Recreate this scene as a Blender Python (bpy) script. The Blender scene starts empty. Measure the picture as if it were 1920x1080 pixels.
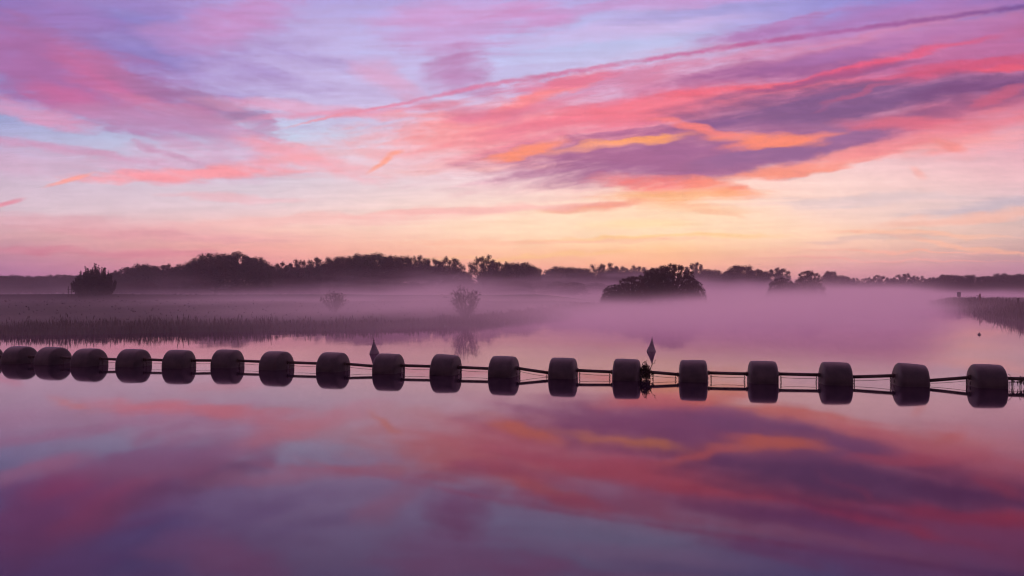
import bpy, math, random
import numpy as np
from mathutils import Vector, Matrix

random.seed(7)
SC = bpy.context.scene
COL = SC.collection
F = 1500.0          # focal length in photo pixels
HZ = 547.0          # row of the horizon
CAMZ = 2.93

def lin(c):
    return tuple(((v / 255.0) / 12.92 if v / 255.0 <= 0.04045 else ((v / 255.0 + 0.055) / 1.055) ** 2.4) for v in c)

# ------------------------------------------------------------------ camera
cam_d = bpy.data.cameras.new('camera')
cam = bpy.data.objects.new('camera', cam_d)
COL.objects.link(cam)
cam.location = (0, 0, CAMZ)
cam.rotation_euler = (math.radians(90), 0, 0)
cam_d.sensor_width = 36
cam_d.lens = 36 * F / 1920
cam_d.shift_y = 7 / 1920
cam_d.clip_end = 6000
SC.camera = cam

# ------------------------------------------------------------------ render / exposure
SC.view_settings.view_transform = 'Standard'
SC.view_settings.look = 'None'
SC.view_settings.exposure = 0
SC.view_settings.gamma = 1
SC.cycles.use_denoising = True
SC.cycles.pixel_filter_type = 'BLACKMAN_HARRIS'
SC.cycles.filter_width = 1.15
SC.cycles.use_adaptive_sampling = True
SC.cycles.adaptive_threshold = 0.02
SC.cycles.adaptive_min_samples = 12
SC.cycles.max_bounces = 5
SC.cycles.diffuse_bounces = 2
SC.cycles.glossy_bounces = 3
SC.cycles.volume_bounces = 3
SC.cycles.transparent_max_bounces = 16
SC.cycles.volume_max_steps = 256

# ------------------------------------------------------------------ world: dawn sky
W = bpy.data.worlds.new('World')
SC.world = W
W.use_nodes = True
W.cycles.sampling_method = 'MANUAL'
W.cycles.sample_map_resolution = 512
nt = W.node_tree
nt.nodes.clear()

class G:
    """small helper that writes node graphs"""
    def __init__(s, nt): s.nt = nt
    def n(s, t, **k):
        x = s.nt.nodes.new(t)
        for a, b in k.items(): setattr(x, a, b)
        return x
    def put(s, sock, v):
        if isinstance(v, bpy.types.NodeSocket): s.nt.links.new(v, sock)
        else: sock.default_value = v
    def m(s, op, a, b=0.0, c=0.0, clamp=False):
        x = s.n('ShaderNodeMath', operation=op, use_clamp=clamp)
        s.put(x.inputs[0], a); s.put(x.inputs[1], b); s.put(x.inputs[2], c)
        return x.outputs[0]
    def ramp(s, v, a, b, c=0.0, d=1.0, kind='SMOOTHSTEP'):
        x = s.n('ShaderNodeMapRange', interpolation_type=kind)
        for i, q in enumerate((v, a, b, c, d)): s.put(x.inputs[i], q)
        return x.outputs[0]
    def mix(s, f, a, b):
        x = s.n('ShaderNodeMix', data_type='RGBA')
        s.put(x.inputs[0], f); s.put(x.inputs[6], a); s.put(x.inputs[7], b)
        return x.outputs[2]
    def xyz(s, a, b, c=0.0):
        x = s.n('ShaderNodeCombineXYZ')
        s.put(x.inputs[0], a); s.put(x.inputs[1], b); s.put(x.inputs[2], c)
        return x.outputs[0]
    def noise(s, vec, scale=1.0, detail=3.0, rough=0.5, dim='2D', dist=0.0):
        x = s.n('ShaderNodeTexNoise', noise_dimensions=dim)
        s.put(x.inputs['Vector'], vec); s.put(x.inputs['Scale'], scale)
        s.put(x.inputs['Detail'], detail); s.put(x.inputs['Roughness'], rough); s.put(x.inputs['Distortion'], dist)
        return x.outputs[0]
    def colramp(s, f, stops):
        x = s.n('ShaderNodeValToRGB')
        e = x.color_ramp.elements
        e[0].position, e[0].color = stops[0][0], (*lin(stops[0][1]), 1)
        e[1].position, e[1].color = stops[-1][0], (*lin(stops[-1][1]), 1)
        for p, c in stops[1:-1]:
            k = e.new(p); k.color = (*lin(c), 1)
        s.put(x.inputs[0], f)
        return x.outputs[0]
    def mapping(s, vec, kind, loc=(0, 0, 0), rot=(0, 0, 0), sc=(1, 1, 1)):
        x = s.n('ShaderNodeMapping', vector_type=kind)
        s.put(x.inputs['Vector'], vec)
        if kind != 'VECTOR': x.inputs['Location'].default_value = loc
        x.inputs['Rotation'].default_value = rot
        x.inputs['Scale'].default_value = sc
        return x.outputs[0]

g = G(nt)
SUN_AZ, SUN_EL = math.radians(9.0), math.radians(-2.0)
tc = g.n('ShaderNodeTexCoord')
sep = g.n('ShaderNodeSeparateXYZ')
nt.links.new(tc.outputs['Generated'], sep.inputs[0])
dx, dy, dz = sep.outputs
# tangents of bearing and height seen towards the sunrise (+Y), in units of 1/1500
yy = g.m('MAXIMUM', dy, 0.15)
PX = g.m('MULTIPLY_ADD', g.m('DIVIDE', dx, yy), F, 960.0)
PY = g.m('MULTIPLY_ADD', g.m('DIVIDE', dz, yy), -F, HZ)

def column(stops):
    # stops by height row; ramp runs from row 547 (horizon) up to row 0
    st = sorted(((547 - y) / 547.0, c) for y, c in stops)
    return g.colramp(g.ramp(PY, 547.0, 0.0, 0.0, 1.0, 'LINEAR'), st)
cols = [
 (0,    [(0,(122,118,190)),(60,(128,128,196)),(130,(140,142,203)),(220,(158,168,212)),(290,(195,180,212)),(340,(212,188,208)),(395,(214,190,202)),(440,(208,160,166)),(480,(190,134,154)),(515,(172,116,152)),(547,(160,108,150))]),
 (480,  [(0,(166,156,216)),(100,(178,182,228)),(200,(198,198,232)),(255,(190,206,232)),(330,(214,202,218)),(385,(228,202,208)),(430,(240,190,180)),(465,(240,170,160)),(500,(230,150,150)),(547,(205,125,150))]),
 (960,  [(0,(182,170,225)),(80,(186,192,236)),(150,(198,198,236)),(250,(226,200,222)),(320,(246,214,222)),(380,(252,218,204)),(430,(255,218,190)),(475,(255,196,158)),(510,(250,170,146)),(547,(235,150,150))]),
 (1250, [(0,(186,168,222)),(80,(190,192,232)),(200,(232,184,212)),(300,(250,202,202)),(380,(255,214,182)),(425,(255,218,182)),(465,(255,200,150)),(495,(255,184,142)),(547,(240,160,148))]),
 (1560, [(0,(150,146,214)),(100,(172,148,204)),(200,(220,170,200)),(340,(255,216,208)),(400,(248,212,198)),(440,(252,208,180)),(475,(242,188,168)),(510,(222,158,158)),(547,(205,138,155))]),
 (1920, [(0,(108,100,174)),(60,(124,110,180)),(160,(170,110,165)),(290,(232,176,188)),(335,(240,192,198)),(385,(212,188,192)),(430,(218,184,176)),(465,(206,168,162)),(500,(190,140,155)),(547,(172,118,150))]),
]
def base_colour(x0, x1):
    """clear sky between two bearings (picture columns x0..x1)"""
    k0 = max([k for k, c in enumerate(cols) if c[0] <= x0], default=0)
    k1 = min([k for k, c in enumerate(cols) if c[0] >= x1], default=len(cols) - 1)
    b = column(cols[k0][1])
    for (xa, _), (xb, st) in zip(cols[k0:k1], cols[k0 + 1:k1 + 1]):
        b = g.mix(g.ramp(PX, float(xa), float(xb), 0.0, 1.0, 'LINEAR'), b, column(st))
    return b

# warped coordinates so that every cloud edge is ragged and drawn out
P = g.xyz(PX, PY)
def vnoise(vec, scale, detail, rough):
    x = g.n('ShaderNodeTexNoise', noise_dimensions='2D')
    g.put(x.inputs['Vector'], vec); g.put(x.inputs['Scale'], scale)
    g.put(x.inputs['Detail'], detail); g.put(x.inputs['Roughness'], rough)
    v = g.n('ShaderNodeVectorMath', operation='SUBTRACT')
    nt.links.new(x.outputs['Color'], v.inputs[0]); v.inputs[1].default_value = (.5, .5, .5)
    return v.outputs[0]
def vscale(v, s):
    x = g.n('ShaderNodeVectorMath', operation='MULTIPLY')
    g.put(x.inputs[0], v); x.inputs[1].default_value = s
    return x.outputs[0]
def vadd(a, b):
    x = g.n('ShaderNodeVectorMath', operation='ADD')
    g.put(x.inputs[0], a); g.put(x.inputs[1], b)
    return x.outputs[0]
w1 = vscale(vnoise(g.mapping(P, 'VECTOR', sc=(.0045, .011, 1)), 1.0, 2.0, .5), (84, 28, 0))
w2 = vscale(vnoise(g.mapping(P, 'VECTOR', sc=(.016, .05, 1)), 1.0, 4.0, .6), (50, 15, 0))
PW = vadd(vadd(P, w1), w2)
PF = vadd(P, vscale(w2, (.35, .35, 0)))          # lightly warped, for small sharp clouds
# drawn-out streak noises: falling to the right (left half), rising to the right (right half), level
def streak(deg, sx, sy, seed):
    m = g.mapping(P, 'TEXTURE', loc=(seed * 37.0, seed * 91.0, 0), rot=(0, 0, math.radians(-deg)), sc=(sx, sy, 1))
    return g.noise(m, 1.0, 4.0, .6)
SL = streak(-14, 170, 26, 1)
SR = streak(11, 230, 20, 2)
SH = streak(1, 240, 10, 3)
feather = g.m('MULTIPLY', g.m('SUBTRACT', g.noise(g.mapping(PW, 'VECTOR', rot=(0, 0, math.radians(6)), sc=(.012, .042, 1)), 1.0, 6.0, .68), .5), .55)
SL, SR, SH = (g.m('MULTIPLY_ADD', n_, .8, g.m('ADD', feather, .1)) for n_ in (SL, SR, SH))
S = {'L': SL, 'R': SR, 'H': SH}

def quad(v):
    """(x*x, x*y, y*y) of a coordinate, so each patch needs two dot products only"""
    q = g.n('ShaderNodeSeparateXYZ'); nt.links.new(v, q.inputs[0])
    x, y = q.outputs[0], q.outputs[1]
    return g.xyz(g.m('MULTIPLY', x, x), g.m('MULTIPLY', x, y), g.m('MULTIPLY', y, y))
def centred(v):     # hundredths, origin mid-picture: keeps the numbers small
    x = g.n('ShaderNodeVectorMath', operation='MULTIPLY_ADD')
    nt.links.new(v, x.inputs[0]); x.inputs[1].default_value = (.01, .01, 0); x.inputs[2].default_value = (-9.6, -2.5, 1)
    return x.outputs[0]
LW = centred(PW); QW = quad(LW); LF = centred(PF); QF = quad(LF)
def dot(a, c, seq=None):
    x = g.n('ShaderNodeVectorMath', operation='DOT_PRODUCT')
    nt.links.new(a, x.inputs[0]); x.inputs[1].default_value = c
    return x.outputs['Value']
BLOBS = []
def blob(x, y, rx, ry, deg, colr, op, soft=.9, s='R', k=1.1, sharp=False):
    BLOBS.append((x, y, rx, ry, deg, colr, op, soft, s, k, sharp))
def blob_nodes(sky, x, y, rx, ry, deg, colr, op, soft, s, k, sharp):
    """one cloud patch: a drawn-out ellipse whose edge is torn by streak noise"""
    L, Q = (LF, QF) if sharp else (LW, QW)
    a = math.radians(-deg); c, sn = math.cos(a), math.sin(a)
    X, Y = (x - 960) / 100, (y - 250) / 100
    p, q = 100 / (rx * 1.25), 100 / (ry * 1.35)
    A = c * c * p * p + sn * sn * q * q
    B = 2 * c * sn * (p * p - q * q)
    C = sn * sn * p * p + c * c * q * q
    D, E = -2 * A * X - B * Y, -B * X - 2 * C * Y
    K = A * X * X + B * X * Y + C * Y * Y
    seq = g.n('ShaderNodeVectorMath', operation='MULTIPLY_ADD')   # evaluates the patches one after another
    nt.links.new(sky, seq.inputs[0]); seq.inputs[1].default_value = (0, 0, 0); nt.links.new(Q, seq.inputs[2])
    d2 = g.m('ADD', dot(seq.outputs[0], (A, B, C)), dot(L, (D, E, K)))
    lo = 1.0 - soft
    # d2 ~ squared distance; fade from 1 down to lo, shifted by the noise
    f = g.ramp(g.m('MULTIPLY_ADD', S[s], k * 1.5, d2), 1.25 + .75 * k, lo * lo + .75 * k - .22, 0.0, min(1.0, op * 1.04))
    return g.mix(f, sky, (*lin(colr), 1))
def blob_in(b, x0, x1, y0, y1):
    x, y, rx, ry, deg = b[:5]
    a = math.radians(deg); r = 1.3
    A_, B_ = rx * 1.25 * r, ry * 1.35 * r
    ex = math.hypot(A_ * math.cos(a), B_ * math.sin(a)) + 70
    ey = math.hypot(A_ * math.sin(a), B_ * math.cos(a)) + 26
    return x + ex > x0 and x - ex < x1 and y + ey > y0 and y - ey < y1

# --- upper left violet veil
blob(560, 110, 420, 100, -4, (204, 172, 220), .55, 1, 'H')
blob(200, 90, 380, 110, -8, (158, 126, 192), .65, 1, 'L')
blob(30, 80, 230, 110, -20, (148, 112, 178), .65, 1, 'L')
blob(250, 50, 110, 80, -40, (130, 122, 190), .7, 1, 'L')
blob(150, 40, 110, 24, -15, (160, 120, 186), .6, .9, 'L')
blob(290, 12, 200, 16, -4, (168, 136, 200), .5, .9, 'L')
blob(430, 42, 120, 36, 12, (206, 140, 194), .65, 1, 'L')
blob(320, 68, 60, 25, -10, (186, 142, 200), .5, 1, 'L')
blob(150, 150, 330, 62, -20, (176, 114, 168), .9, .9, 'L')
blob(50, 120, 130, 52, -28, (166, 106, 164), .75, .9, 'L')
blob(200, 152, 120, 34, -24, (200, 108, 156), .8, .9, 'L')
blob(120, 190, 90, 18, -18, (204, 104, 152), .65, .9, 'L')
blob(340, 186, 170, 20, -20, (160, 112, 160), .75, .9, 'L')
blob(330, 205, 130, 12, -10, (208, 130, 166), .6, .9, 'L')
blob(445, 216, 90, 14, -27, (160, 122, 164), .75, .9, 'L')
blob(290, 226, 190, 22, -4, (190, 142, 184), .75, .8, 'L')
blob(60, 214, 100, 16, -16, (224, 152, 186), .75, .9, 'L')
blob(470, 248, 80, 20, -10, (210, 162, 198), .6, 1, 'L')
blob(90, 280, 190, 9, -7, (212, 148, 184), .75, .9, 'L')
blob(60, 308, 170, 24, -4, (216, 166, 192), .5, 1, 'L')
blob(420, 296, 200, 40, 2, (224, 168, 200), .65, 1, 'L')
blob(310, 288, 70, 7, -20, (200, 142, 178), .6, .9, 'L')
blob(580, 295, 130, 20, -16, (246, 160, 172), .7, 1, 'L')
blob(350, 327, 220, 10, 2, (255, 154, 160), .8, .9, 'L')
blob(440, 318, 150, 13, 8, (255, 158, 166), .6, 1, 'L')
blob(132, 337, 44, 4.0, 16, (252, 162, 150), .9, .8, 'L', .4, True)
blob(8, 382, 36, 4.0, 14, (226, 130, 150), .8, .8, 'L', .4, True)
blob(150, 420, 300, 14, -3, (226, 158, 170), .45, 1, 'H')
blob(70, 470, 110, 9, -1, (206, 118, 138), .65, 1, 'H')
blob(300, 440, 260, 9, -2, (222, 150, 162), .5, 1, 'H')
blob(290, 476, 120, 8, 1, (214, 122, 144), .5, 1, 'H')
blob(440, 372, 140, 7, -2, (246, 176, 184), .45, 1, 'H')
blob(620, 412, 300, 11, 2, (252, 190, 184), .5, 1, 'H')
# --- top centre
blob(840, 60, 130, 40, 0, (206, 152, 206), .7, 1, 'H')
blob(870, 135, 66, 44, -15, (188, 124, 176), .8, .9, 'R')
blob(850, 24, 160, 22, 3, (214, 156, 208), .55, 1, 'R')
blob(1000, 30, 80, 26, -4, (208, 144, 198), .7, 1, 'R')
blob(1180, 14, 260, 13, 6, (206, 146, 202), .6, 1, 'R')
blob(1190, 55, 220, 16, 7, (214, 180, 226), .5, 1, 'R')
blob(1330, 22, 160, 9, 8, (160, 156, 214), .55, 1, 'R')
blob(745, 158, 70, 26, -32, (224, 160, 194), .6, 1, 'L')
blob(560, 205, 170, 11, -4, (234, 158, 184), .6, 1, 'L')
blob(650, 214, 180, 7, 3, (230, 148, 176), .7, .9, 'R')
blob(920, 222, 260, 6, -1, (244, 156, 166), .7, .9, 'H')
blob(830, 285, 260, 42, 2, (252, 186, 190), .6, 1, 'H')
blob(1010, 236, 300, 48, 4, (255, 148, 146), .88, 1, 'R')
blob(880, 212, 110, 15, -6, (216, 128, 158), .7, .9, 'R')
blob(1130, 150, 200, 22, 8, (206, 128, 168), .75, .9, 'R')
blob(1010, 178, 120, 15, 25, (255, 140, 140), .9, .9, 'R')
blob(1070, 146, 110, 9, 12, (228, 118, 150), .8, .9, 'R')
blob(1010, 210, 140, 12, 5, (226, 118, 148), .65, .9, 'R')
blob(1200, 210, 230, 26, 9, (254, 134, 142), .85, 1, 'R')
blob(1220, 172, 150, 18, 8, (204, 142, 186), .6, 1, 'R')
blob(980, 300, 220, 14, 6, (255, 186, 168), .5, 1, 'H')
# --- great cloud bank on the right
blob(1500, 170, 560, 100, 12, (224, 128, 160), .9, .8, 'R', .8)
blob(1830, 95, 330, 40, 12, (186, 106, 158), .85, .8, 'R')
blob(1470, 128, 230, 24, 10, (150, 92, 150), .85, .9, 'R')
blob(1300, 195, 260, 26, 7, (246, 120, 136), .85, .9, 'R')
blob(1420, 165, 180, 10, 6, (240, 104, 124), .85, .9, 'R')
blob(1640, 118, 190, 8, 13, (232, 92, 126), .85, .9, 'R')
blob(1560, 143, 180, 7, 11, (150, 84, 136), .7, .9, 'R')
blob(1690, 150, 260, 13, 10, (214, 90, 124), .85, .9, 'R')
blob(1850, 122, 170, 15, 8, (206, 86, 122), .8, .9, 'R')
blob(1905, 124, 70, 7, 6, (232, 90, 112), .8, .9, 'R')
blob(1700, 228, 330, 34, 8, (214, 112, 136), .9, .8, 'R')
blob(1510, 206, 250, 40, 6, (134, 92, 138), 1, .6, 'R', .8)
blob(1740, 172, 270, 24, 6, (128, 88, 136), .92, .8, 'R')
blob(1860, 168, 150, 20, 8, (124, 76, 126), .85, .9, 'R')
blob(1800, 205, 200, 15, 12, (152, 90, 132), .75, .9, 'R')
blob(1560, 250, 130, 22, 6, (156, 108, 150), .95, .9, 'R')
blob(1610, 178, 80, 5, 16, (206, 96, 128), .45, .9, 'R')
blob(1905, 176, 80, 9, 20, (216, 98, 124), .6, .9, 'R')
blob(1300, 292, 330, 40, 4, (164, 102, 146), 1, .5, 'R', .8)
blob(1340, 312, 140, 22, 8, (168, 104, 144), .9, .7, 'R')
blob(1120, 288, 120, 15, -4, (170, 104, 146), .85, .8, 'R')
blob(1480, 278, 170, 20, 10, (150, 102, 148), .95, .7, 'R')
blob(1180, 248, 120, 5, 8, (164, 96, 142), .75, .9, 'R')
blob(1320, 232, 70, 7, 8, (130, 88, 140), .6, .9, 'R')
blob(1185, 264, 100, 6, 6, (255, 162, 108), 1, .9, 'R', 1.2)
blob(1110, 277, 100, 6, 6, (255, 166, 136), .6, .9, 'R')
blob(985, 282, 70, 8, 12, (255, 146, 112), .9, .9, 'R')
blob(1412, 257, 115, 10, -3, (255, 142, 114), 1, .9, 'R', 1.1)
blob(1275, 262, 60, 9, 12, (160, 98, 142), .8, .9, 'R', 1.2)
blob(1460, 262, 100, 8, 8, (255, 140, 114), .9, .9, 'R', .8)
blob(1300, 240, 80, 7, -10, (255, 132, 122), .8, .9, 'R')
blob(1700, 234, 130, 12, -3, (228, 110, 130), .75, .9, 'R')
blob(1490, 316, 150, 10, 8, (255, 150, 120), 1, .8, 'R', .8)
blob(1660, 284, 230, 14, 9, (255, 156, 142), .85, .9, 'R')
blob(1790, 250, 220, 18, 13, (238, 136, 150), .75, 1, 'R')
blob(1860, 262, 120, 18, 13, (250, 168, 172), .6, 1, 'R')
blob(1230, 344, 110, 15, -3, (250, 130, 124), .9, .9, 'R')
blob(1330, 350, 80, 13, -14, (252, 140, 116), .85, .9, 'R')
blob(1280, 366, 150, 12, 0, (255, 180, 124), .8, .9, 'H')
blob(1115, 385, 100, 8, 6, (240, 146, 124), .95, .8, 'R', .7)
blob(1290, 388, 110, 9, -7, (255, 176, 128), .6, .9, 'H')
blob(1355, 403, 50, 5, -10, (246, 166, 128), .6, .9, 'H')
blob(1782, 274, 34, 8, -18, (246, 146, 140), .8, .9, 'R', .6, True)
blob(1722, 324, 17, 7, -35, (246, 170, 158), .6, .9, 'R', .5, True)
blob(714, 306, 28, 5.0, 38, (255, 164, 140), .95, .8, 'R', .4, True)
blob(740, 286, 17, 3.4, 12, (255, 162, 142), .85, .8, 'R', .4, True)
blob(1470, 48, 90, 10, 16, (192, 118, 174), .75, 1, 'R')
blob(1640, 34, 280, 22, 8, (166, 120, 188), .7, 1, 'R')
blob(1700, 75, 220, 14, 10, (176, 122, 184), .6, 1, 'R')
# --- low light near the horizon
blob(1190, 425, 330, 34, 0, (255, 220, 182), .6, 1, 'H', .6)
blob(1200, 420, 90, 10, 0, (255, 218, 164), .6, 1, 'H', .8)
blob(900, 392, 230, 8, 3, (252, 186, 180), .7, 1, 'H')
blob(1050, 454, 300, 6, 1, (248, 184, 152), .6, 1, 'H')
blob(1250, 444, 220, 4, 2, (255, 206, 140), .7, 1, 'H')
blob(1010, 482, 200, 4, 2, (255, 200, 130), .5, 1, 'H')
blob(1620, 376, 200, 9, 3, (222, 200, 204), .55, 1, 'H')
blob(1880, 380, 150, 12, 7, (196, 182, 196), .6, 1, 'H')
blob(1830, 406, 170, 11, 6, (250, 186, 164), .65, 1, 'H')
blob(1730, 440, 170, 4, -3, (250, 190, 160), .7, 1, 'H')
blob(1760, 457, 150, 4, -9, (250, 186, 156), .7, 1, 'H')
blob(1700, 470, 220, 2.2, -2, (246, 178, 156), .8, 1, 'H', .8)
blob(1640, 486, 240, 1.8, -1, (240, 168, 156), .7, 1, 'H', .8)
blob(1650, 448, 120, 6, 0, (206, 176, 174), .5, 1, 'H')

# --- condensation trail
fc = g.n('ShaderNodeFloatCurve')
trail = [(500, 248), (570, 231), (640, 214), (720, 201), (800, 184), (920, 158), (1050, 138), (1280, 101), (1500, 69), (1700, 42), (1920, 12)]
cv = fc.mapping.curves[0]
pts = [((x - 400) / 1600.0, y / 260.0) for x, y in trail]
cv.points[0].location = pts[0]; cv.points[1].location = pts[-1]
for p in pts[1:-1]: cv.points.new(*p)
for p in cv.points: p.handle_type = 'AUTO'
fc.mapping.extend = 'EXTRAPOLATED'
fc.mapping.update()
g.put(fc.inputs['Value'], g.m('DIVIDE', g.m('SUBTRACT', PX, 400.0), 1600.0))
wob = g.m('MULTIPLY', g.m('SUBTRACT', g.noise(g.mapping(P, 'VECTOR', sc=(.05, .05, 1)), 1.0, 4.0, .6), .5), 9.0)
ty = g.m('MULTIPLY', fc.outputs[0], 260.0)
off = g.m('ADD', g.m('SUBTRACT', PY, ty), wob)
tw = g.ramp(PX, 480.0, 900.0, 2.2, 6.5, 'LINEAR')
tn = g.noise(g.mapping(P, 'VECTOR', sc=(.012, .03, 1)), 1.0, 3.0, .6)
tf = g.m('MULTIPLY', g.ramp(g.m('DIVIDE', g.m('ABSOLUTE', off), tw), 1.25, .1, 0.0, .85), g.ramp(tn, .25, .6, .55, 1.0))
tf = g.m('MULTIPLY', tf, g.ramp(PX, 500.0, 620.0, 0.0, 1.0))
tf = g.m('MULTIPLY', tf, g.ramp(dy, .2, .5, 0.0, 1.0))
tcol = g.colramp(g.ramp(PX, 500.0, 1920.0, 0.0, 1.0, 'LINEAR'),
                 [(0, (244, 160, 168)), (.2, (222, 130, 166)), (.42, (206, 108, 150)), (.6, (196, 96, 150)), (.8, (160, 88, 150)), (1, (122, 80, 146))])
# faint level streaks over everything
fine = g.m('ADD', g.ramp(SH, .35, .68, .965, 1.06, 'LINEAR'), g.m('ADD', g.m('MULTIPLY', feather, .22), g.ramp(PY, 320.0, 450.0, 0.0, .09)))
INF = 1e6
SHARED = {'PX': PX, 'PY': PY, 'LW': LW, 'QW': QW, 'LF': LF, 'QF': QF, 'SL': SL, 'SR': SR, 'SH': SH, 'trail': tf, 'trail_colour': tcol, 'fine': fine}
def tile(x0, x1, y0, y1):
    """the sky of one patch of directions: clear sky, then the clouds that reach into it"""
    global g, nt, PX, PY, LW, QW, LF, QF, S
    keep = (g, nt, PX, PY, LW, QW, LF, QF, S)
    ng = bpy.data.node_groups.new('sky_patch', 'ShaderNodeTree')
    for k, v in SHARED.items():
        ng.interface.new_socket(k, in_out='INPUT', socket_type='NodeSocketFloat' if v.type == 'VALUE' else 'NodeSocketColor' if v.type == 'RGBA' else 'NodeSocketVector')
    ng.interface.new_socket('sky', in_out='OUTPUT', socket_type='NodeSocketShader')
    nt = ng; g = G(ng)
    gi = g.n('NodeGroupInput'); go = g.n('NodeGroupOutput'); I = gi.outputs
    PX, PY, LW, QW, LF, QF = (I[k] for k in ('PX', 'PY', 'LW', 'QW', 'LF', 'QF'))
    S = {'L': I['SL'], 'R': I['SR'], 'H': I['SH']}
    c = base_colour(x0, x1)
    for b in BLOBS:
        if blob_in(b, x0, x1, y0, y1): c = blob_nodes(c, *b)
    if y0 < 262 and x1 > 500: c = g.mix(I['trail'], c, I['trail_colour'])
    v = g.n('ShaderNodeVectorMath', operation='SCALE')
    nt.links.new(c, v.inputs[0]); nt.links.new(I['fine'], v.inputs['Scale'])
    b = g.n('ShaderNodeBackground')
    nt.links.new(v.outputs[0], b.inputs[0]); nt.links.new(b.outputs[0], go.inputs[0])
    g, nt, PX, PY, LW, QW, LF, QF, S = keep
    x = g.n('ShaderNodeGroup'); x.node_tree = ng
    for k, v in SHARED.items(): nt.links.new(v, x.inputs[k])
    return x.outputs[0]
def mixsh(f, a, b):
    x = g.n('ShaderNodeMixShader')
    g.put(x.inputs[0], f); nt.links.new(a, x.inputs[1]); nt.links.new(b, x.inputs[2])
    return x.outputs[0]
def tree(xs, ys, ax):
    """halves the directions again and again, so only the patch one looks at is worked out"""
    if len(xs) == 2 and len(ys) == 2: return tile(xs[0], xs[1], ys[0], ys[1])
    if (ax == 0 and len(xs) > 2) or len(ys) == 2:
        k = len(xs) // 2
        return mixsh(g.m('GREATER_THAN', PX, xs[k]), tree(xs[:k + 1], ys, 1), tree(xs[k:], ys, 1))
    k = len(ys) // 2
    return mixsh(g.m('GREATER_THAN', PY, ys[k]), tree(xs, ys[:k + 1], 0), tree(xs, ys[k:], 0))
front = tree([-INF, -300.0, 220.0, 480.0, 760.0, 1100.0, 1350.0, 1600.0, 2250.0, INF], [-INF, 110.0, 235.0, 350.0, INF], 0)
# higher than the picture and behind the camera: unseen pink sky, boosted overhead to light the mist
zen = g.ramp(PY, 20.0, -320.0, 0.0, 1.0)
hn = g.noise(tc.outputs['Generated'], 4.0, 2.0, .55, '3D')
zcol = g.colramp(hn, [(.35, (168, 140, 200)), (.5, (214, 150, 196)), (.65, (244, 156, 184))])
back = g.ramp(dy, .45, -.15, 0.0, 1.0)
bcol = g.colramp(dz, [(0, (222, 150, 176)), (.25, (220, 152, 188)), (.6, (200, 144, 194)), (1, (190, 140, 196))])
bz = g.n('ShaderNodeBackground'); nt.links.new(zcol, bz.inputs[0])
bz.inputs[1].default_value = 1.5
bb = g.n('ShaderNodeBackground'); bb.inputs[1].default_value = .6; nt.links.new(bcol, bb.inputs[0])  # unseen rear sky, kept dimmer so the floats stay dark
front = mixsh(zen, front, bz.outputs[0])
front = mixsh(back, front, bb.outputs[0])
st = g.n('ShaderNodeTexSky', sky_type='NISHITA')
st.sun_disc = False
st.sun_elevation = SUN_EL
st.sun_rotation = SUN_AZ
bgn = g.n('ShaderNodeBackground')
nt.links.new(st.outputs[0], bgn.inputs[0]); bgn.inputs[1].default_value = 0.015
add = g.n('ShaderNodeAddShader')
nt.links.new(front, add.inputs[0]); nt.links.new(bgn.outputs[0], add.inputs[1])
wo = g.n('ShaderNodeOutputWorld')
nt.links.new(add.outputs[0], wo.inputs['Surface'])

# ------------------------------------------------------------------ sun, still behind the far trees
sd = bpy.data.lights.new('sun', 'SUN')
sd.energy = 0.1
sd.angle = math.radians(8)
sd.color = (1, .62, .38)
sun = bpy.data.objects.new('sun', sd)
COL.objects.link(sun)
sv = Vector((math.sin(SUN_AZ) * math.cos(SUN_EL), math.cos(SUN_AZ) * math.cos(SUN_EL), math.sin(SUN_EL)))
sun.rotation_euler = sv.to_track_quat('Z', 'Y').to_euler()

# ------------------------------------------------------------------ helpers
def new_obj(name, verts, faces, mat, parent=None, smooth=False):
    me = bpy.data.meshes.new(name)
    me.from_pydata([tuple(map(float, v)) for v in verts], [], faces)
    me.materials.append(mat)
    if smooth: me.polygons.foreach_set('use_smooth', [True] * len(me.polygons))
    me.update()
    o = bpy.data.objects.new(name, me)
    COL.objects.link(o)
    if parent: o.parent = parent
    return o
def tag(o, label=None, cat=None, group=None, kind=None):
    if label: o['label'] = label
    if cat: o['category'] = cat
    if group: o['group'] = group
    if kind: o['kind'] = kind
    return o
def empty(name, loc, rz=0.0):
    o = bpy.data.objects.new(name, None)
    COL.objects.link(o)
    o.location = loc; o.rotation_euler = (0, 0, rz)
    o.empty_display_size = .3
    return o
def copy_tree(o, parent=None):
    c = o.copy(); COL.objects.link(c); c.parent = parent
    for ch in list(o.children): copy_tree(ch, c)
    return c
def at(px, D, row=None):
    """bearing given as a column of the photograph, D metres ahead -> x, y"""
    return ((px - 960) / F * D, D)

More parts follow.
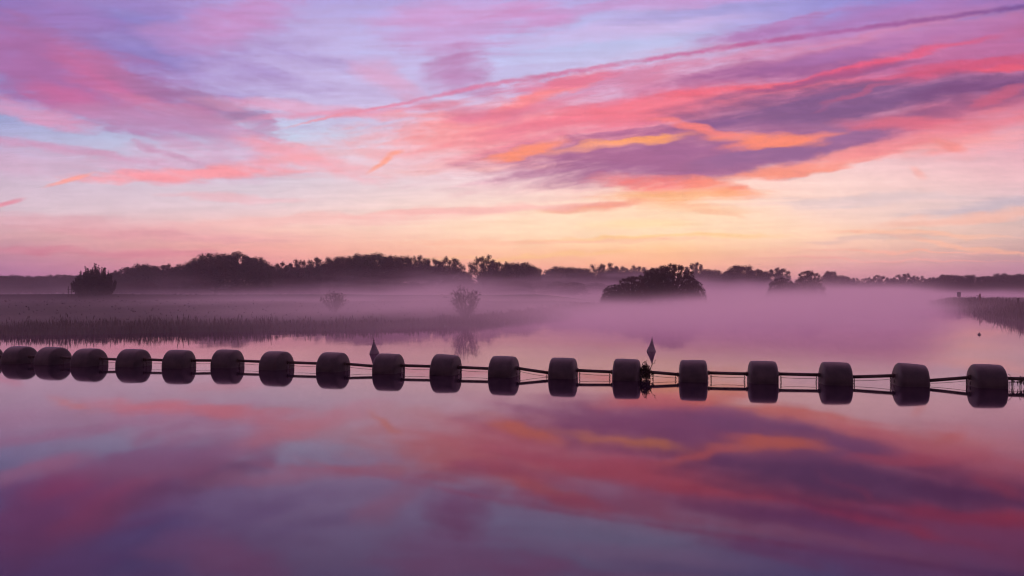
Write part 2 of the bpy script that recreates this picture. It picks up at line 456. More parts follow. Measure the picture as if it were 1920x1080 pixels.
class MB:
    def __init__(s): s.v = []; s.f = []
    def add(s, v, f):
        n = len(s.v); s.v += [tuple(p) for p in v]; s.f += [tuple(i + n for i in q) for q in f]
    def tube(s, pts, rad, n=8, cap=True):
        pts = [Vector(p) for p in pts]
        if not hasattr(rad, '__len__'): rad = [rad] * len(pts)
        rings = []
        for i, p in enumerate(pts):
            t = (pts[min(i + 1, len(pts) - 1)] - pts[max(i - 1, 0)]).normalized()
            u = t.cross(Vector((0, 0, 1)) if abs(t.z) < .9 else Vector((1, 0, 0))).normalized()
            w = t.cross(u)
            rings.append([p + (u * math.cos(a) + w * math.sin(a)) * rad[i] for a in [2 * math.pi * k / n for k in range(n)]])
        v = [q for r in rings for q in r]
        f = [(i * n + k, i * n + (k + 1) % n, (i + 1) * n + (k + 1) % n, (i + 1) * n + k) for i in range(len(pts) - 1) for k in range(n)]
        if cap: f += [tuple(range(n))[::-1], tuple(range((len(pts) - 1) * n, len(pts) * n))]
        s.add(v, f)
    def lathe(s, prof, n=40, axis='x'):
        """profile of (along, radius); closed at both ends"""
        v = []
        for a, r in prof:
            for k in range(n):
                t = 2 * math.pi * k / n
                v.append((a, r * math.cos(t), r * math.sin(t)) if axis == 'x' else (r * math.cos(t), r * math.sin(t), a))
        m = len(prof)
        f = [(i * n + k, i * n + (k + 1) % n, (i + 1) * n + (k + 1) % n, (i + 1) * n + k) for i in range(m - 1) for k in range(n)]
        f += [tuple(range(n))[::-1], tuple(range((m - 1) * n, m * n))]
        s.add(v, f)
    def torus(s, c, R, r, axis='y', sx=1.0, n=14, m=6):
        v = []
        for i in range(n):
            a = 2 * math.pi * i / n
            for k in range(m):
                b = 2 * math.pi * k / m
                x, z, y = (R + r * math.cos(b)) * math.cos(a) * sx, (R + r * math.cos(b)) * math.sin(a), r * math.sin(b)
                p = (x, y, z) if axis == 'y' else (y, x, z)
                v.append((p[0] + c[0], p[1] + c[1], p[2] + c[2]))
        f = [(i * m + k, ((i + 1) % n) * m + k, ((i + 1) % n) * m + (k + 1) % m, i * m + (k + 1) % m) for i in range(n) for k in range(m)]
        s.add(v, f)
    def box(s, lo, hi):
        x0, y0, z0 = lo; x1, y1, z1 = hi
        s.add([(x0, y0, z0), (x1, y0, z0), (x1, y1, z0), (x0, y1, z0), (x0, y0, z1), (x1, y0, z1), (x1, y1, z1), (x0, y1, z1)],
              [(0, 3, 2, 1), (4, 5, 6, 7), (0, 1, 5, 4), (1, 2, 6, 5), (2, 3, 7, 6), (3, 0, 4, 7)])
    def build(s, name, mat, parent=None, smooth=False): return new_obj(name, s.v, s.f, mat, parent, smooth)

# ------------------------------------------------------------------ materials
def material(name, c0, c1, scale, rough=.8, spec=.3, bump=0.0, detail=5.0, metal=0.0):
    m = bpy.data.materials.new(name); m.use_nodes = True
    t = m.node_tree; h = G(t)
    bs = t.nodes['Principled BSDF']
    co = h.n('ShaderNodeTexCoord').outputs['Object']
    nz = h.noise(co, scale, detail, .6, '3D')
    rp = h.n('ShaderNodeValToRGB')
    rp.color_ramp.elements[0].position = .32; rp.color_ramp.elements[0].color = (*c0, 1)
    rp.color_ramp.elements[1].position = .7; rp.color_ramp.elements[1].color = (*c1, 1)
    t.links.new(nz, rp.inputs[0]); t.links.new(rp.outputs[0], bs.inputs['Base Color'])
    bs.inputs['Roughness'].default_value = rough
    bs.inputs['Specular IOR Level'].default_value = spec
    bs.inputs['Metallic'].default_value = metal
    if bump:
        b = h.n('ShaderNodeBump'); b.inputs['Strength'].default_value = bump; b.inputs['Distance'].default_value = .02
        t.links.new(nz, b.inputs['Height']); t.links.new(b.outputs[0], bs.inputs['Normal'])
    return m
M_float = material('weathered_black_plastic', (.008, .007, .008), (.032, .025, .025), 3.2, .5, .35, .25)
M_steel = material('rusty_steel', (.02, .014, .012), (.05, .03, .022), 14.0, .6, .4, .3)
M_leaf = material('autumn_leaves', (.016, .014, .008), (.05, .036, .016), .8, .8, .2)
M_leafr = material('russet_leaves', (.03, .014, .010), (.06, .028, .016), .8, .8, .2)
M_bark = material('bark', (.02, .015, .012), (.045, .033, .025), 6.0, .9, .1)
M_reed = material('dry_reeds', (.03, .024, .018), (.06, .046, .03), 1.5, .8, .15)
M_ground = material('meadow_grass', (.012, .012, .010), (.032, .028, .02), .12, .95, .1, .6)
M_buoy = material('faded_grey_paint', (.10, .09, .10), (.16, .14, .15), 4.0, .6, .3)
M_sign = material('dark_sign_paint', (.02, .02, .03), (.035, .03, .045), 6.0, .5, .4)
M_red = material('dull_red_paint', (.10, .012, .014), (.16, .02, .02), 6.0, .6, .3)
M_wood = material('weathered_wood', (.025, .018, .014), (.055, .04, .03), 5.0, .9, .1)

# ------------------------------------------------------------------ land
def wob(x, y, s, a):
    return a * (np.sin(x / s + 1.3 * np.sin(y / s * .7)) + .5 * np.sin(x / s * 2.3 + y / s * 1.9 + 1.0) + .3 * np.sin(x / s * 5.1 - y / s * 4.3))
left_pts = [(-620, 30), (-120, 44), at(-300, 50), at(0, 55), at(250, 57), at(480, 60), at(700, 63), at(872, 68), at(960, 77), at(1030, 92), at(1100, 122), at(1130, 142),
            at(1200, 147), at(1320, 156), at(1345, 175), at(1340, 215), at(1410, 222), at(1432, 188), at(1550, 184), at(1572, 240), at(1600, 340), at(1700, 400), at(1800, 420), (330, 430), (900, 400), (900, 900), (-900, 900), (-900, 30)]
right_pts = [at(1752, 196), at(1762, 172), at(1800, 140), at(1850, 108), at(1920, 82), at(2050, 60), at(2300, 44), (60, 20), (500, 10), (700, 150), (500, 330), at(1930, 300), at(1800, 225)]
def sdf(poly, X, Y):
    P = np.array(poly, float); d = np.full(X.shape, 1e9); ins = np.zeros(X.shape, bool)
    for a, b in zip(P, np.roll(P, -1, 0)):
        e = b - a; wx, wy = X - a[0], Y - a[1]
        t = np.clip((wx * e[0] + wy * e[1]) / (e @ e), 0, 1)
        d = np.minimum(d, np.hypot(wx - e[0] * t, wy - e[1] * t))
        c = ((a[1] > Y) != (b[1] > Y)) & (X < (b[0] - a[0]) * (Y - a[1]) / (b[1] - a[1] + 1e-12) + a[0])
        ins ^= c
    return np.where(ins, d, -d)
def sstep(a, b, v):
    t = np.clip((v - a) / (b - a), 0, 1); return t * t * (3 - 2 * t)
def height(X, Y):
    X = np.asarray(X, float); Y = np.asarray(Y, float)
    dl = sdf(left_pts, X, Y) + wob(X, Y, 5, .5); dr = sdf(right_pts, X, Y) + wob(X, Y, 4, .5)
    hl = np.clip(.12 + dl * .22, -1.6, .45)
    h = np.maximum(hl, np.clip(.1 + dr * .2, -1.6, .55))
    ins = sstep(2, 12, dl)
    fade = sstep(24, 5, X)                                   # the dyke ends before the bushes
    crest = 198 + .03 * X + wob(X, Y * 0, 30, .8)
    field = .45 + .55 * sstep(60, 170, Y)
    top = 2.28 + wob(X, X * 0, 22, .035) - sstep(-40, 30, X) * .12
    dyke = sstep(crest - 16, crest - 1, Y) * (top - 1.0)
    behind = sstep(crest + 2, crest + 16, Y) * (1.62 - top)
    far = .45 + sstep(150, 330, Y) * 1.0
    land = fade * (field + dyke + behind) + (1 - fade) * far
    land = land + wob(X, Y, 9, .03)
    return h * (1 - ins) + np.maximum(land, h) * ins
def ground_z(x, y): return float(height(np.array([x]), np.array([y]))[0])

az = np.concatenate([np.arange(-180, -48, 4), np.arange(-48, 48, .25), np.arange(48, 180, 4)]) * math.pi / 180
rr = np.concatenate([[3, 10, 20, 30, 36], np.geomspace(40, 420, 190), [450, 500, 600, 750, 899]])
A, R = np.meshgrid(az, rr)
GX, GY = np.sin(A) * R, np.cos(A) * R
GZ = height(GX, GY)
GZ = np.where(GY < 25, -1.5, GZ)
na, nr = len(az), len(rr)
v = [(0, 0, -1.5)] + list(zip(GX.ravel(), GY.ravel(), GZ.ravel()))
f = [(1 + i * na + k, 1 + i * na + (k + 1) % na, 1 + (i + 1) * na + (k + 1) % na, 1 + (i + 1) * na + k) for i in range(nr - 1) for k in range(na)]
f += [(0, 1 + (k + 1) % na, 1 + k) for k in range(na)]
tag(new_obj('ground', v, f, M_ground, None, True), kind='structure')

# ------------------------------------------------------------------ water
mw = bpy.data.materials.new('river_water'); mw.use_nodes = True
t = mw.node_tree; h = G(t); bs = t.nodes['Principled BSDF']
bs.inputs['Base Color'].default_value = (.010, .006, .016, 1)
bs.inputs['Roughness'].default_value = .6
bs.inputs['Specular IOR Level'].default_value = 0
co = h.n('ShaderNodeTexCoord').outputs['Object']
n1 = h.noise(h.mapping(co, 'POINT', sc=(.35, .22, 1)), 1.0, 2.0, .5, '2D')
bp = h.n('ShaderNodeBump'); bp.inputs['Strength'].default_value = .35; bp.inputs['Distance'].default_value = .012
t.links.new(n1, bp.inputs['Height'])
gl = h.n('ShaderNodeBsdfGlossy'); gl.inputs['Color'].default_value = (1.0, .81, .95, 1); gl.inputs['Roughness'].default_value = .042
fr = h.n('ShaderNodeFresnel'); fr.inputs['IOR'].default_value = 1.46
t.links.new(bp.outputs[0], gl.inputs['Normal'])
mx_ = h.n('ShaderNodeMixShader')
t.links.new(fr.outputs[0], mx_.inputs[0]); t.links.new(bs.outputs[0], mx_.inputs[1]); t.links.new(gl.outputs[0], mx_.inputs[2])
t.links.new(mx_.outputs[0], t.nodes['Material Output'].inputs['Surface'])
n = 96
wv = [(0, 0, 0)] + [(899 * math.sin(2 * math.pi * k / n), 899 * math.cos(2 * math.pi * k / n), 0) for k in range(n)]
tag(new_obj('water', wv, [(0, 1 + (k + 1) % n, 1 + k) for k in range(n)], mw), kind='structure')

# ------------------------------------------------------------------ floats of the barrier
def float_mesh():
    # barrel lying on its side: level top, rounded shoulders, bulging ends
    prof = []
    L = .47
    pr = [(0, .075), (.004, .18), (.012, .31), (.024, .42), (.040, .50), (.060, .553), (.088, .585), (.125, .597), (.18, .602)]
    prof = [(-L + a, r) for a, r in pr] + [(-.1, .607), (.1, .607)] + [(L - a, r) for a, r in reversed(pr)]
    m = MB(); m.lathe(prof, 56)
    return m
def make_float():
    root = empty('barrel_float', (0, 0, 0))
    float_mesh().build('barrel', M_float, root, True)
    for s in (-1, 1):
        c = MB(); c.lathe(sorted([(s * .455, .06), (s * .478, .06), (s * .484, .045)]), 16)
        c.build('end_flange', M_float, root)
    return root
# column in the photo, distance ahead, tilt in degrees (positive = right end down)
FL = [(-28, 33.35, 0), (38, 33.0, 0), (100, 32.6, 1), (168, 31.9, -1), (251, 31.6, .5), (336, 31.1, 1), (427, 31.2, .8), (519, 30.4, -.5), (625, 29.7, .5),
      (729, 29.1, 1), (836, 28.6, 3.0), (945, 27.9, .5), (1056, 27.4, .3), (1175, 26.9, 1.2), (1300, 26.45, -.6), (1430, 26.0, .5),
      (1566, 25.6, 1.3), (1706, 25.2, 4.5), (1850, 24.8, 1), (2004, 24.3, 0), (2165, 23.9, 0)]
flabel = [
 'barrel float cut by the left edge of the photo',
 'leftmost whole barrel float, touching the float to its right',
 'second whole barrel float from the left, a short gap before the third',
 'third whole barrel float from the left, pale line along its top',
 'fourth whole barrel float from the left, below the dark willow bush',
 'fifth whole barrel float from the left end of the floating barrier',
 'sixth whole barrel float from the left, below the tallest dark tree',
 'seventh whole barrel float from the left end of the floating barrier',
 'barrel float just left of the half hidden cone buoy',
 'barrel float in front of the half hidden cone buoy',
 'tilted barrel float below the small bare riverside bush, right end dipping',
 'barrel float right of the tilted one near the middle of the photo',
 'barrel float just left of the one with the weed clump',
 'barrel float with a dark weed clump hanging on its right side',
 'barrel float right of the weed clump and of the pointed cone buoy',
 'fourth whole barrel float from the right edge of the photo',
 'third whole barrel float from the right, just left of the strongly tilted one',
 'strongly tilted dark barrel float, second whole one from the right',
 'rightmost whole barrel float, beside the weeds at the right edge',
 'barrel float just beyond the right edge of the photo',
 'last barrel float well beyond the right edge of the photo']
proto = make_float(); fp = []
for i, (px, D, tilt) in enumerate(FL):
    x, y = at(px, D)
    fp.append(Vector((x, y, 0)))
for i, (px, D, tilt) in enumerate(FL[:20]):
    o = proto if i == 0 else copy_tree(proto)
    dirv = fp[min(i + 1, 20)] - fp[max(i - 1, 0)]
    o.location = (fp[i].x, fp[i].y, .075 + random.uniform(-.012, .012))
    o.rotation_euler = (random.uniform(0, 6), math.radians(tilt), math.atan2(dirv.y, dirv.x))
    tag(o, 'dark ' + flabel[i] if not flabel[i].startswith('strongly') else flabel[i], 'float', 'barrel floats of the floating barrier')
    o.rotation_mode = 'XYZ'
# pipes that join the floats: heights of both ends above the water
PZ = {8: (.27, .20), 11: (.28, .13), 12: (.25, .22), 13: (.27, .18), 16: (.21, .28), 17: (.13, .27), 10: (.25, .23), 15: (.27, .26), 3: (.27, .24), 4: (.27, .25)}
def pipe_name(i):
    near = ['off the left edge', 'first', 'second', 'third', 'fourth', 'fifth', 'sixth', 'seventh', 'eighth', 'ninth', 'tenth', 'eleventh', 'twelfth', 'thirteenth', 'fourteenth', 'fifteenth', 'sixteenth', 'seventeenth', 'eighteenth']
    return near[i]
for i in range(0, 19):
    a, b = fp[i], fp[i + 1]
    d = (b - a).normalized()
    za, zb = PZ.get(i, (.26, .25))
    ga, gb = a + d * .45, b - d * .45
    mid = (ga + gb) / 2
    ln = (gb - ga).length / 2
    root = empty('connecting_pipe', (mid.x, mid.y, (za + zb) / 2), math.atan2(d.y, d.x))
    dzz = (zb - za) / 2
    p = MB(); p.tube([(-ln - .02, 0, -dzz), (ln + .02, 0, dzz)], .053, 14)
    p.build('pipe', M_steel, root, True)
    for s in (-1, 1):
        if ln < .12: continue
        fl = MB(); fl.lathe([(s * (ln - .05) - .02, .076), (s * (ln - .05) + .02, .076)], 14)
        fl.v = [(x_, y_, z_ + s * dzz) for x_, y_, z_ in fl.v]
        fl.build('flange', M_steel, root)
        if ln < .25: continue
        # chain links hang from the pipe into the water, the wire runs between them
        c = MB(); zz = s * dzz - .075; k = 0
        while zz > -(za + zb) / 2 - .05:
            c.torus((s * (ln - .12) + random.uniform(-.006, .006), 0, zz), .031, .0105, 'y' if k % 2 else 'x', .65); zz -= .048; k += 1
        c.build('chain', M_steel, root)
    if ln > .25:
        w = MB(); e = ln - .12
        zl = -dzz - (.115 if za > .18 else .07); zr = dzz - .115
        w.tube([(-e, 0, zl), (-e * .5, 0, zl * .75 + zr * .25 - .012), (0, 0, (zl + zr) / 2 - .016), (e * .5, 0, zl * .25 + zr * .75 - .012), (e, 0, zr)], .007, 6)
        w.build('wire', M_steel, root)
    lab = f'{pipe_name(i)} dark joining pipe of the barrier counted from the left edge' if i else 'dark joining pipe of the barrier at the left edge'
    if i == 13: lab = 'dark joining pipe with weeds on its left end, beside the pointed cone buoy'
    if i == 17: lab = 'dark sloping pipe joining the strongly tilted float to the rightmost float'
    if i == 18: lab = 'dark joining pipe grown over with weeds at the right edge'
    if i == 9: lab = 'dark joining pipe with a drooping shackle, right of the half hidden cone buoy'
    tag(root, lab, 'pipe', 'pipes between the floats')

# ------------------------------------------------------------------ weeds caught on the barrier
def weed(name, x, y, w, hgt, n, label, sprout, up):
    root = empty(name, (x, y, 0))
    lf, st = MB(), MB()
    rnd = random.Random(n)
    for k in range(n):
        bx, by = rnd.gauss(0, w * .36), rnd.uniform(-.12, .12)
        hh = hgt * rnd.uniform(.3, 1) * math.exp(-(bx / w) ** 2 * 2.0)
        if k < sprout: hh = hgt * rnd.uniform(1.0, 1.3)
        lean = rnd.gauss(0, .22)
        p = [(bx, by, rnd.uniform(-.05, .2)), (bx + lean * hh * .5, by, .15 + hh * .55), (bx + lean * hh * 1.3, by + rnd.uniform(-.05, .05), .15 + hh)]
        st.tube(p, [.007, .005, .003], 4)
        for q in range(7 if up else 10):
            t = rnd.uniform(.15, 1)
            c = Vector(p[1]).lerp(Vector(p[2]), t) if rnd.random() < .6 else Vector(p[0]).lerp(Vector(p[1]), t)
            dv = Vector((rnd.gauss(0, 1), rnd.gauss(0, 1), rnd.gauss(.3, .8))).normalized() * rnd.uniform(.03, .075)
            wv_ = dv.cross(Vector((rnd.gauss(0, 1), rnd.gauss(0, 1), rnd.gauss(0, 1)))).normalized() * dv.length * (.16 if up else .32)
            lf.add([c, c + dv * .5 + wv_, c + dv, c + dv * .5 - wv_], [(0, 1, 2, 3)])
    lf.build('leaves', M_leaf, root); st.build('stems', M_bark, root)
    tag(root, label, 'weeds')
u = (fp[14] - fp[13]).normalized()
q = fp[13] + u * .62
weed('weed_clump', q.x, q.y - .06, .28, .40, 115, 'tangled dark weed clump caught on the float near the pointed cone buoy', 4, False)
u = (fp[19] - fp[18]).normalized()
q = fp[18] + u * 1.25
weed('weed_clump', q.x, q.y - .05, .9, .2, 190, 'low spiky weeds growing over the pipe at the right edge', 5, True)

# ------------------------------------------------------------------ cone buoys beyond the barrier
def cone_buoy(px, D, tilt, hgt, w, label):
    x, y = at(px, D)
    root = empty('cone_buoy', (x, y, 0)); root.rotation_euler = (0, math.radians(tilt), 0)
    b = MB(); b.lathe([(-.35, .05), (-.12, w * .92), (0, w), (.02, w), (.05, w * .97), (hgt * .5, w * .53), (hgt * .92, .04), (hgt, .025)], 24, 'z')
    b.build('cone', M_buoy, root, False)
    t_ = MB(); t_.tube([(0, 0, hgt - .02), (0, 0, hgt + .16)], [.016, .006], 6)
    t_.build('top_spike', M_steel, root)
    e = MB(); e.torus((0, 0, hgt + .02), .035, .008, 'y'); e.build('lifting_eye', M_steel, root)
    tag(root, label, 'buoy', 'cone buoys in the river')
cone_buoy(1221, 39.2, 4, .58, .225, 'pointed grey cone buoy standing clear above the weed clump')
cone_buoy(702, 37.8, -3, .60, .235, 'pointed grey cone buoy half hidden behind a barrel float')
x, y = at(1836, 54.5)
root = empty('ball_buoy', (x, y, 0))
b = MB(); b.lathe([(.10 * math.sin(t * math.pi / 14 - math.pi / 2) + .02, max(.004, .10 * math.cos(t * math.pi / 14 - math.pi / 2))) for t in range(15)], 18, 'z')
b.build('ball', M_buoy, root, True)
e = MB(); e.torus((.02, 0, .135), .03, .008, 'y'); e.build('ring', M_steel, root)
tag(root, 'tiny grey round buoy alone on the misty water below the reed bank', 'buoy')

# ------------------------------------------------------------------ sign, post and stake on the right bank
def mark(name, px, D, top, label, cat, kind):
    x, y = at(px, D); z = ground_z(x, y)
    root = empty(name, (x, y, z), math.radians(random.uniform(-8, 8)))
    H = CAMZ + (HZ - top) * D / F - z
    p = MB(); p.tube([(0, 0, -.3), (0, 0, H - .03)], [.055, .05], 10)
    p.build('pole', M_wood, root)
    if kind == 'board':
        s_ = MB(); s_.box((-.43, -.075, H - 1.0), (.43, -.045, H)); s_.build('board', M_sign, root)
        r_ = MB(); r_.lathe([(-.03, .02), (-.025, .19), (.025, .19), (.03, .02)], 20, 'z')
        r_.v = [(a, -.085 + c, b2 + H - 1.27) for a, b2, c in r_.v]
        r_.build('lower_disc', M_red, root)
    else:
        s_ = MB(); s_.lathe([(H - 1.15, .09), (H - 1.1, .13), (H - .12, .13), (H, .06)], 12, 'z'); s_.build('top_band', M_red if kind == 'band' else M_wood, root)
    tag(root, label, cat)
mark('sign_board', 1797.5, 168, 547.5, 'square dark board sign on a pole above the tip of the reed bank', 'sign', 'board')
mark('marker_post', 1837.5, 136, 550.5, 'dark upright marker post standing in the reeds right of the board sign', 'post', 'band')
mark('marker_post', 1909, 104, 558, 'short thin stake in the reeds at the right edge', 'post', 'plain')

# ------------------------------------------------------------------ fence frame by the willow
x0, y0 = at(128, 186)
root = empty('fence', (x0, y0, ground_z(x0, y0)))
for px, tp in ((128, 537), (134.5, 529), (141, 540), (147.5, 538)):
    H = CAMZ + (HZ - tp) * 186 / F - ground_z(x0, y0)
    m = MB(); m.tube([((px - 128) / F * 186, 0, -.3), ((px - 128) / F * 186, 0, H)], .07, 8); m.build('post', M_wood, root)
for rw in (543, 547.5):
    H = CAMZ + (HZ - rw) * 186 / F - ground_z(x0, y0)
    m = MB(); m.tube([(-.2, -.12, H), (2.7, -.12, H)], .045, 6); m.build('rail', M_wood, root)
tag(root, 'thin open wooden fence frame beside the dark willow on the dyke', 'fence')

# ------------------------------------------------------------------ trees
def leafquads(mb, c, r, n, size, rnd, sq=.85, shell=.55):
    for k in range(n):
        d = Vector((rnd.gauss(0, 1), rnd.gauss(0, 1), rnd.gauss(0, 1))).normalized()
        p = c + Vector((d.x, d.y, d.z * sq)) * r * (shell + (1 - shell) * rnd.random() if rnd.random() < .75 else rnd.random())
        a = Vector((rnd.gauss(0, 1), rnd.gauss(0, 1), rnd.gauss(0, 1))).normalized()
        b_ = a.cross(Vector((rnd.gauss(0, 1), rnd.gauss(0, 1), rnd.gauss(0, 1)))).normalized()
        s1, s2 = size * rnd.uniform(.5, 1.2), size * rnd.uniform(.3, .7)
        mb.add([p - a * s1, p + b_ * s2, p + a * s1, p - b_ * s2], [(0, 1, 2, 3)])
def tree_proto(kind, seed, mat):
    """unit tree: one wide, one high"""
    rnd = random.Random(seed)
    root = empty({'dense': 'broadleaf_tree', 'gappy': 'broadleaf_tree', 'bush': 'round_bush', 'willow': 'willow_bush'}[kind], (0, 0, 0))
    cr, tr = MB(), MB()
    lobes = []
    if kind in ('dense', 'gappy'):
        # clumps spread evenly over a lumpy dome, plus some inside
        N = 46 if kind == 'dense' else 34
        lx, ly = rnd.uniform(-.05, .05), rnd.uniform(-.05, .05)
        for k in range(N):
            zc = 1 - 1.55 * (k + .5) / N; rad = math.sqrt(max(0, 1 - zc * zc)); a = k * 2.39996 + rnd.gauss(0, .15)
            s_ = rnd.uniform(.80, 1.06)
            c = Vector((math.cos(a) * rad * .385 * s_ + lx * zc, math.sin(a) * rad * .385 * s_ + ly * zc, .55 + zc * .345 * s_))
            lobes.append((c, rnd.uniform(.08, .125) if kind == 'dense' else rnd.uniform(.06, .105)))
        for k in range(26 if kind == 'dense' else 9):
            d = Vector((rnd.gauss(0, 1), rnd.gauss(0, 1), rnd.gauss(0, 1))).normalized() * rnd.uniform(.2, .7)
            lobes.append((Vector((d.x * .38, d.y * .38, .55 + d.z * .33)), rnd.uniform(.08, .14)))
        if kind == 'dense':
            for k in range(10):
                a = rnd.random() * 6.28; lobes.append((Vector((math.cos(a) * .36, math.sin(a) * .36, rnd.uniform(.12, .4))), rnd.uniform(.09, .14)))
        for c, r in lobes: leafquads(cr, c, r, int((230 if kind == 'dense' else 240) * (r / .1) ** 1.5), .0155, rnd, 1.0, .2)
        tr.tube([(0, 0, -.05), (.01, 0, .12), (0, .01, .3), (.01, 0, .5), (0, 0, .75)], [.04, .032, .026, .017, .006], 7)
        for c, r in lobes:
            z0 = rnd.uniform(.18, .42) * (c.z + .25)
            m_ = Vector((c.x * .45, c.y * .45, z0 + (c.z - z0) * .62))
            tr.tube([(0, 0, z0), m_, c], [.012, .008, .0035], 5, False)
            for q in range(3):
                e_ = c + Vector((rnd.gauss(0, 1), rnd.gauss(0, 1), rnd.gauss(.3, .8))).normalized() * r
                tr.tube([m_.lerp(c, .6), e_], [.004, .0015], 4, False)
    elif kind == 'bush':
        for k in range(120):
            zc = 1 - (k + .5) / 120; rad = math.sqrt(1 - zc * zc); a = k * 2.39996
            s_ = rnd.uniform(.86, 1.05)
            lobes.append((Vector((math.cos(a) * rad * .43 * s_, math.sin(a) * rad * .43 * s_, .06 + zc * .82 * s_)), rnd.uniform(.06, .095)))
        for k in range(40):
            d = Vector((rnd.gauss(0, 1), rnd.gauss(0, 1), abs(rnd.gauss(0, 1)))).normalized() * rnd.uniform(.3, .8)
            lobes.append((Vector((d.x * .42, d.y * .42, .08 + d.z * .8)), rnd.uniform(.07, .11)))
        for c, r in lobes: leafquads(cr, c, r, int(200 * (r / .1) ** 1.3), .0135, rnd, 1.0, .1)
        for c, r in lobes[:26]: tr.tube([(0, 0, -.05), (c.x * .6, c.y * .6, c.z * .5), c], [.014, .009, .003], 5, False)
        for k in range(40):
            a = rnd.random() * 6.28; q = rnd.random() * .36; zt = .1 + .82 * math.sqrt(1 - (q / .5) ** 2)
            b0 = Vector((math.cos(a) * q, math.sin(a) * q, zt)); e_ = b0 + Vector((math.cos(a) * .03, math.sin(a) * .03, rnd.uniform(.02, .06)))
            tr.tube([(0, 0, .05), b0 * .6, e_], [.008, .004, .001], 4, False); leafquads(cr, b0.lerp(e_, .25), .045, 60, .011, rnd, 1.3, 0)
    else:
        for k in range(210):
            a = rnd.random() * 6.28; q = math.sqrt(rnd.random())
            hh = (1 - .58 * q ** 1.8) * rnd.uniform(.62, .9) * (1 if k > 5 else 1.12)
            b0 = Vector((math.cos(a) * q * .29, math.sin(a) * q * .29, -.03)); e_ = Vector((math.cos(a) * q * .46, math.sin(a) * q * .46, hh))
            m_ = b0.lerp(e_, .5) + Vector((math.cos(a), math.sin(a), 0)) * .04 * q
            tr.tube([b0, m_, e_], [.008, .005, .0015], 4, False)
            for s_ in range(15):
                t_ = .12 + .88 * s_ / 14
                c = b0.lerp(m_, t_ * 2) if t_ < .5 else m_.lerp(e_, t_ * 2 - 1)
                leafquads(cr, c, .055 * (1.25 - t_), 12, .016, rnd, 1.4)
    cr.build('crown', mat, root); tr.build('trunk', M_bark, root)
    return root
VAR = {'dense': [tree_proto('dense', 11, M_leaf), tree_proto('dense', 12, M_leaf), tree_proto('dense', 13, M_leafr)],
       'gappy': [tree_proto('gappy', 21, M_leafr), tree_proto('gappy', 22, M_leaf), tree_proto('gappy', 23, M_leafr)],
       'bush': [tree_proto('bush', 31, M_leaf), tree_proto('bush', 32, M_leafr)],
       'willow': [tree_proto('willow', 41, M_leaf)]}
used = {k: [False] * len(v_) for k, v_ in VAR.items()}
TC = [0]
def tree(px, top, wpx, D, kind, label, cat='tree', group=None, asp=1.0, base=None):
    ks = TC[0] % len(VAR[kind]); TC[0] += 1
    src = VAR[kind][ks]
    if used[kind][ks]: o = copy_tree(src)
    else: o = src; used[kind][ks] = True
    x, y = at(px, D); z = ground_z(x, y) if base is None else base
    H = CAMZ + (HZ - top) * D / F - z
    wdt = wpx * {'gappy': 1.32, 'dense': 1.30, 'bush': 1.12, 'willow': 1.2}[kind] * D / F
    o.location = (x, y, z); o.scale = (wdt, wdt * asp, H)
    o.rotation_euler = (0, 0, (px * 37 % 628) / 100)
    tag(o, label, cat, group)
far = 'trees of the far tree line'
# left
tree(-45, 510, 110, 470, 'dense', 'misty tree just outside the left edge of the photo', group=far)
tree(-130, 512, 100, 470, 'dense', 'misty tree well outside the left edge of the photo', group=far)
tree(-225, 509, 110, 470, 'dense', 'misty tree farthest outside the left edge of the photo', group=far)
tree(18, 513, 78, 480, 'dense', 'low flat dark tree of the far row at the left edge', group=far)
tree(66, 514, 66, 480, 'dense', 'low flat misty tree of the far row, left of the small notch', group=far)
tree(118, 511, 56, 480, 'dense', 'low misty tree of the far row, just left of the dark willow', group=far)
tree(150, 513, 40, 480, 'dense', 'low misty tree of the far row, directly behind the thin fence frame', group=far)
tree(177, 487, 72, 192, 'willow', 'dark spiky willow bush standing alone on the dyke at the left', 'bush')
tree(203, 511, 30, 300, 'dense', 'small dark tree touching the right side of the spiky willow', group=far)
tree(236, 496, 50, 300, 'gappy', 'open crowned tree first right of the notch beside the willow', group=far)
tree(268, 490, 56, 300, 'dense', 'second tree right of the notch beside the willow', group=far)
tree(305, 490, 60, 305, 'gappy', 'third tree right of the notch beside the willow, small sky gaps', group=far)
tree(343, 492, 46, 300, 'dense', 'dark tree just left of the two tallest dark crowns', group=far)
tree(372, 478, 50, 292, 'dense', 'dark tree forming the left shoulder of the tallest crowns', group=far)
tree(405, 467, 76, 285, 'dense', 'tallest dark broad tree in the left half, left one of the pair', group=far)
tree(446, 468, 76, 288, 'dense', 'tallest dark broad tree in the left half, right one of the pair', group=far)
tree(482, 476, 48, 285, 'dense', 'dark tree forming the right shoulder of the tallest crowns', group=far)
tree(524, 486, 44, 300, 'gappy', 'thin see-through tree right of the tallest dark crowns', group=far)
tree(560, 481, 50, 300, 'gappy', 'second thin see-through tree right of the tallest dark crowns', group=far)
tree(598, 476, 52, 300, 'gappy', 'third thin see-through tree, just left of the broad dense wood', group=far)
tree(637, 474, 56, 290, 'dense', 'dense tree at the left end of the broad misty wood', group=far)
tree(672, 472, 64, 292, 'dense', 'dense tree left of the highest point of the broad misty wood', group=far)
tree(704, 468, 84, 296, 'dense', 'dense tree at the highest point of the broad misty wood', group=far)
tree(742, 472, 64, 292, 'dense', 'dense tree at the right end of the broad misty wood', group=far)
tree(776, 473, 54, 310, 'gappy', 'airy tree joined to the right end of the broad misty wood', group=far)
tree(808, 478, 52, 310, 'gappy', 'airy tree left of the last round crown before the sky gap', group=far)
tree(842, 476, 58, 300, 'gappy', 'round airy tree just left of the sky gap at mid picture', group=far)
tree(908, 473, 56, 300, 'gappy', 'lacy round tree just right of the sky gap, light showing through', group=far)
